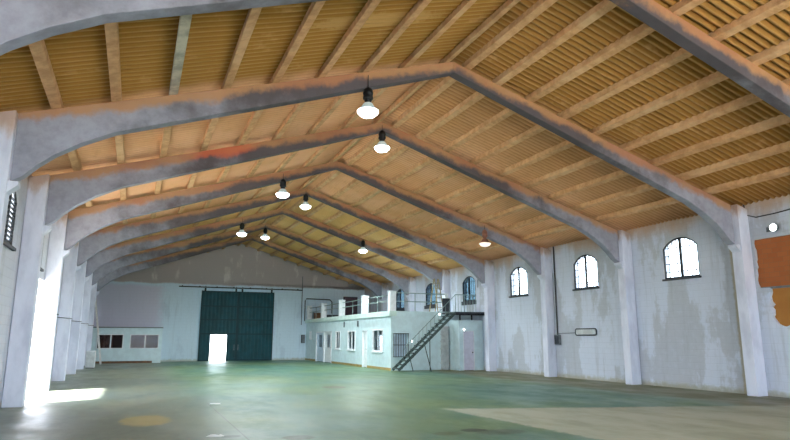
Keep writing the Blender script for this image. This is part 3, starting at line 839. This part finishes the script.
# wall light fitting, junction box and cables on the right wall
r = empty('tube_light_fitting', (WR, 19.76, 1.87), 'long narrow unlit light fitting with dark rim on right wall', 'light fitting')
def rrect(hw, hh, c, n=5):
    P = []
    for sx, sz, a0 in ((1, 1, 0), (-1, 1, PI / 2), (-1, -1, PI), (1, -1, 3 * PI / 2)):
        for i in range(n): a = a0 + PI / 2 * i / (n - 1); P.append((sx * (hw - c) + c * math.cos(a), sz * (hh - c) + c * math.sin(a)))
    return P
MB().prism(rrect(.58, .1, .05), 'x', -.06, -.0).build('diffuser', M['offwhite'], r)
pts = [(-.05, u, z) for u, z in rrect(.62, .125, .07)]; pts.append(pts[0])
MB().tube(pts, .022, 8).build('rim', M['lead'], r)
r = empty('junction_box', (WR - .09, 21.55, 1.35), 'grey switch box on the right wall beside a column', 'switch box')
MB().box(-.02, .08, -.18, .16, 0, .42).build('body', M['greyb'], r, bevel=.015); MB().box(-.04, -.02, -.14, .12, .04, .38).build('cover', M['lead'], r, bevel=.01)
o = MB().tube([(WR - .05, 21.55, 1.77), (WR - .05, 21.55, 5.6)], .03, 8).build('conduit', M['cable']); tag(o, 'dark vertical conduit dropping down the right wall to the switch box', 'conduit')
o = MB().tube([(WR - .03, 21.5, 1.82), (WR - .02, 21.2, 1.83), (WR - .02, 20.42, 1.84)], .012, 6).build('cable', M['cable']); tag(o, 'thin cable running from switch box to the wall light fitting', 'cable')
m = MB(); m.tube([(WR - .03, 12.35, 5.6), (WR - .03, 12.3, 5.28), (WR - .03, 12.0, 5.16), (WR - .03, 11.4, 5.17), (WR - .03, 10.5, 5.24), (WR - .03, 8.2, 5.32)], .018, 6)
o = m.build('cable', M['cable']); tag(o, 'black sagging cable on the right wall above the brick patch', 'cable')
cp = []
for k in range(3, 8): cp += [(XL + .02, F(k) - .36, 2.33), (XL + .02, F(k) + .02, 2.33), (WL + .03, F(k) + .5, 2.3)]
o = MB().tube(cp[:-1], .016, 6).build('cable', M['cable']); tag(o, 'thin dark cable running level across the left columns', 'cable')
# pipe stay near the window over the landing
o = MB().tube([(16.3, 27.4, 5.5), (16.5, 27.6, 4.9), (16.7, 27.95, 4.35), (16.78, 28.1, 4.3)], .02, 6).build('cable', M['cable']); tag(o, 'dark cable sagging beside the window above the landing', 'cable')
for y, l in ((36.5, 'farther'), (33.95, 'nearer')):
    o = MB().box(OX - .05, OX, y - .05, y + .05, 2.28, 2.62).build('wall_bracket', M['lead']); tag(o, f'tiny dark bracket high on the office wall, {l} of the pair', 'bracket')

# rubbish on the floor
m = MB(); m.prism([(-.13, -.1), (.12, -.13), (.15, .1), (-.1, .14)], 'z', 0, .012)
o = m.build('paper_sheet', M['paper'], loc=(1.98, 16.05, 0.001)); tag(o, 'small white sheet of paper lying on the green floor', 'paper')
r = empty('crumpled_bag', (1.4, 10.85, 0), 'crumpled white plastic scrap at the near floor stain', 'scrap')
m = MB(); pr = []
bm = m.b
random.seed(3)
import itertools
ring = [bm.verts.new((.15 * math.cos(a) * random.uniform(.7, 1.2), .07 * math.sin(a) * random.uniform(.7, 1.2), .003)) for a in [2 * PI * i / 10 for i in range(10)]]
rg2 = [bm.verts.new((v.co.x * .6 + random.uniform(-.01, .01), v.co.y * .6, random.uniform(.015, .035))) for v in ring]
bm.faces.new(ring[::-1]); bm.faces.new(rg2)
for i in range(10): bm.faces.new([ring[i], ring[(i + 1) % 10], rg2[(i + 1) % 10], rg2[i]])
m.build('plastic', M['paper'], r)

# ------------------------------------------------------------------ daylight
w = bpy.data.worlds.new('overcast_sky'); S.world = w; w.use_nodes = True
bg = w.node_tree.nodes['Background']; bg.inputs[0].default_value = (.76, .89, 1.0, 1); bg.inputs[1].default_value = 9.5
def portal(name, loc, sx, sy, rot):
    l = bpy.data.lights.new(name, 'AREA'); l.shape = 'RECTANGLE'; l.size = sx; l.size_y = sy; l.energy = 1
    o = bpy.data.objects.new(name, l); COL.objects.link(o); o.location = loc; o.rotation_euler = rot
    l.cycles.is_portal = True; return o
# area light faces -Z locally
portal('portal_wicket', (5.63, YE + .35, .92), 1.2, 1.9, (-PI / 2, 0, 0))
portal('portal_added_opening', (7.0, YN - .35, 2.7), 15.6, 5.4, (PI / 2, 0, 0))
portal('portal_left_door', (WL - .35, 19.65, 1.6), 3.2, 3.8, (0, -PI / 2, 0))
for k, o_ in RW.items(): portal('portal_window', (WR + .35, (o_['u0'] + o_['u1']) / 2, 4.3), 1.4, 1.5, (0, PI / 2, 0))
for k, o_ in LW.items(): portal('portal_window', (WL - .35, (o_['u0'] + o_['u1']) / 2, 4.3), 1.4, 1.5, (0, -PI / 2, 0))
sl = bpy.data.lights.new('sun', 'SUN'); sl.energy = 70; sl.angle = .07; sl.color = (1, .97, .92)
so = bpy.data.objects.new('sun', sl); COL.objects.link(so)
so.rotation_euler = Vector((.66, .28, -1)).to_track_quat('-Z', 'Y').to_euler(); so.location = (-20, 10, 30)

# ------------------------------------------------------------------ camera
f, yaw, pit, rol = 603.1, .4021, .194, .0015
cd = bpy.data.cameras.new('camera'); cam = bpy.data.objects.new('camera', cd); COL.objects.link(cam); S.camera = cam
cd.sensor_fit = 'HORIZONTAL'; cd.sensor_width = 36; cd.lens = f / 790 * 36; cd.clip_start = .05; cd.clip_end = 500
cam.location = (0, 0, 1.6)
fw = Vector((math.sin(yaw) * math.cos(pit), math.cos(yaw) * math.cos(pit), math.sin(pit)))
cam.rotation_euler = (fw.to_track_quat('-Z', 'Y').to_matrix() @ Matrix.Rotation(rol, 3, 'Z')).to_euler()

S.view_settings.view_transform = 'Standard'; S.view_settings.look = 'None'
S.view_settings.gamma = 1; S.view_settings.use_curve_mapping = False; S.view_settings.exposure = 0.15
c = S.cycles
c.max_bounces = 10; c.diffuse_bounces = 7; c.glossy_bounces = 4; c.transparent_max_bounces = 12; c.sample_clamp_indirect = 8; c.use_denoising = True
c.caustics_reflective = False; c.caustics_refractive = False
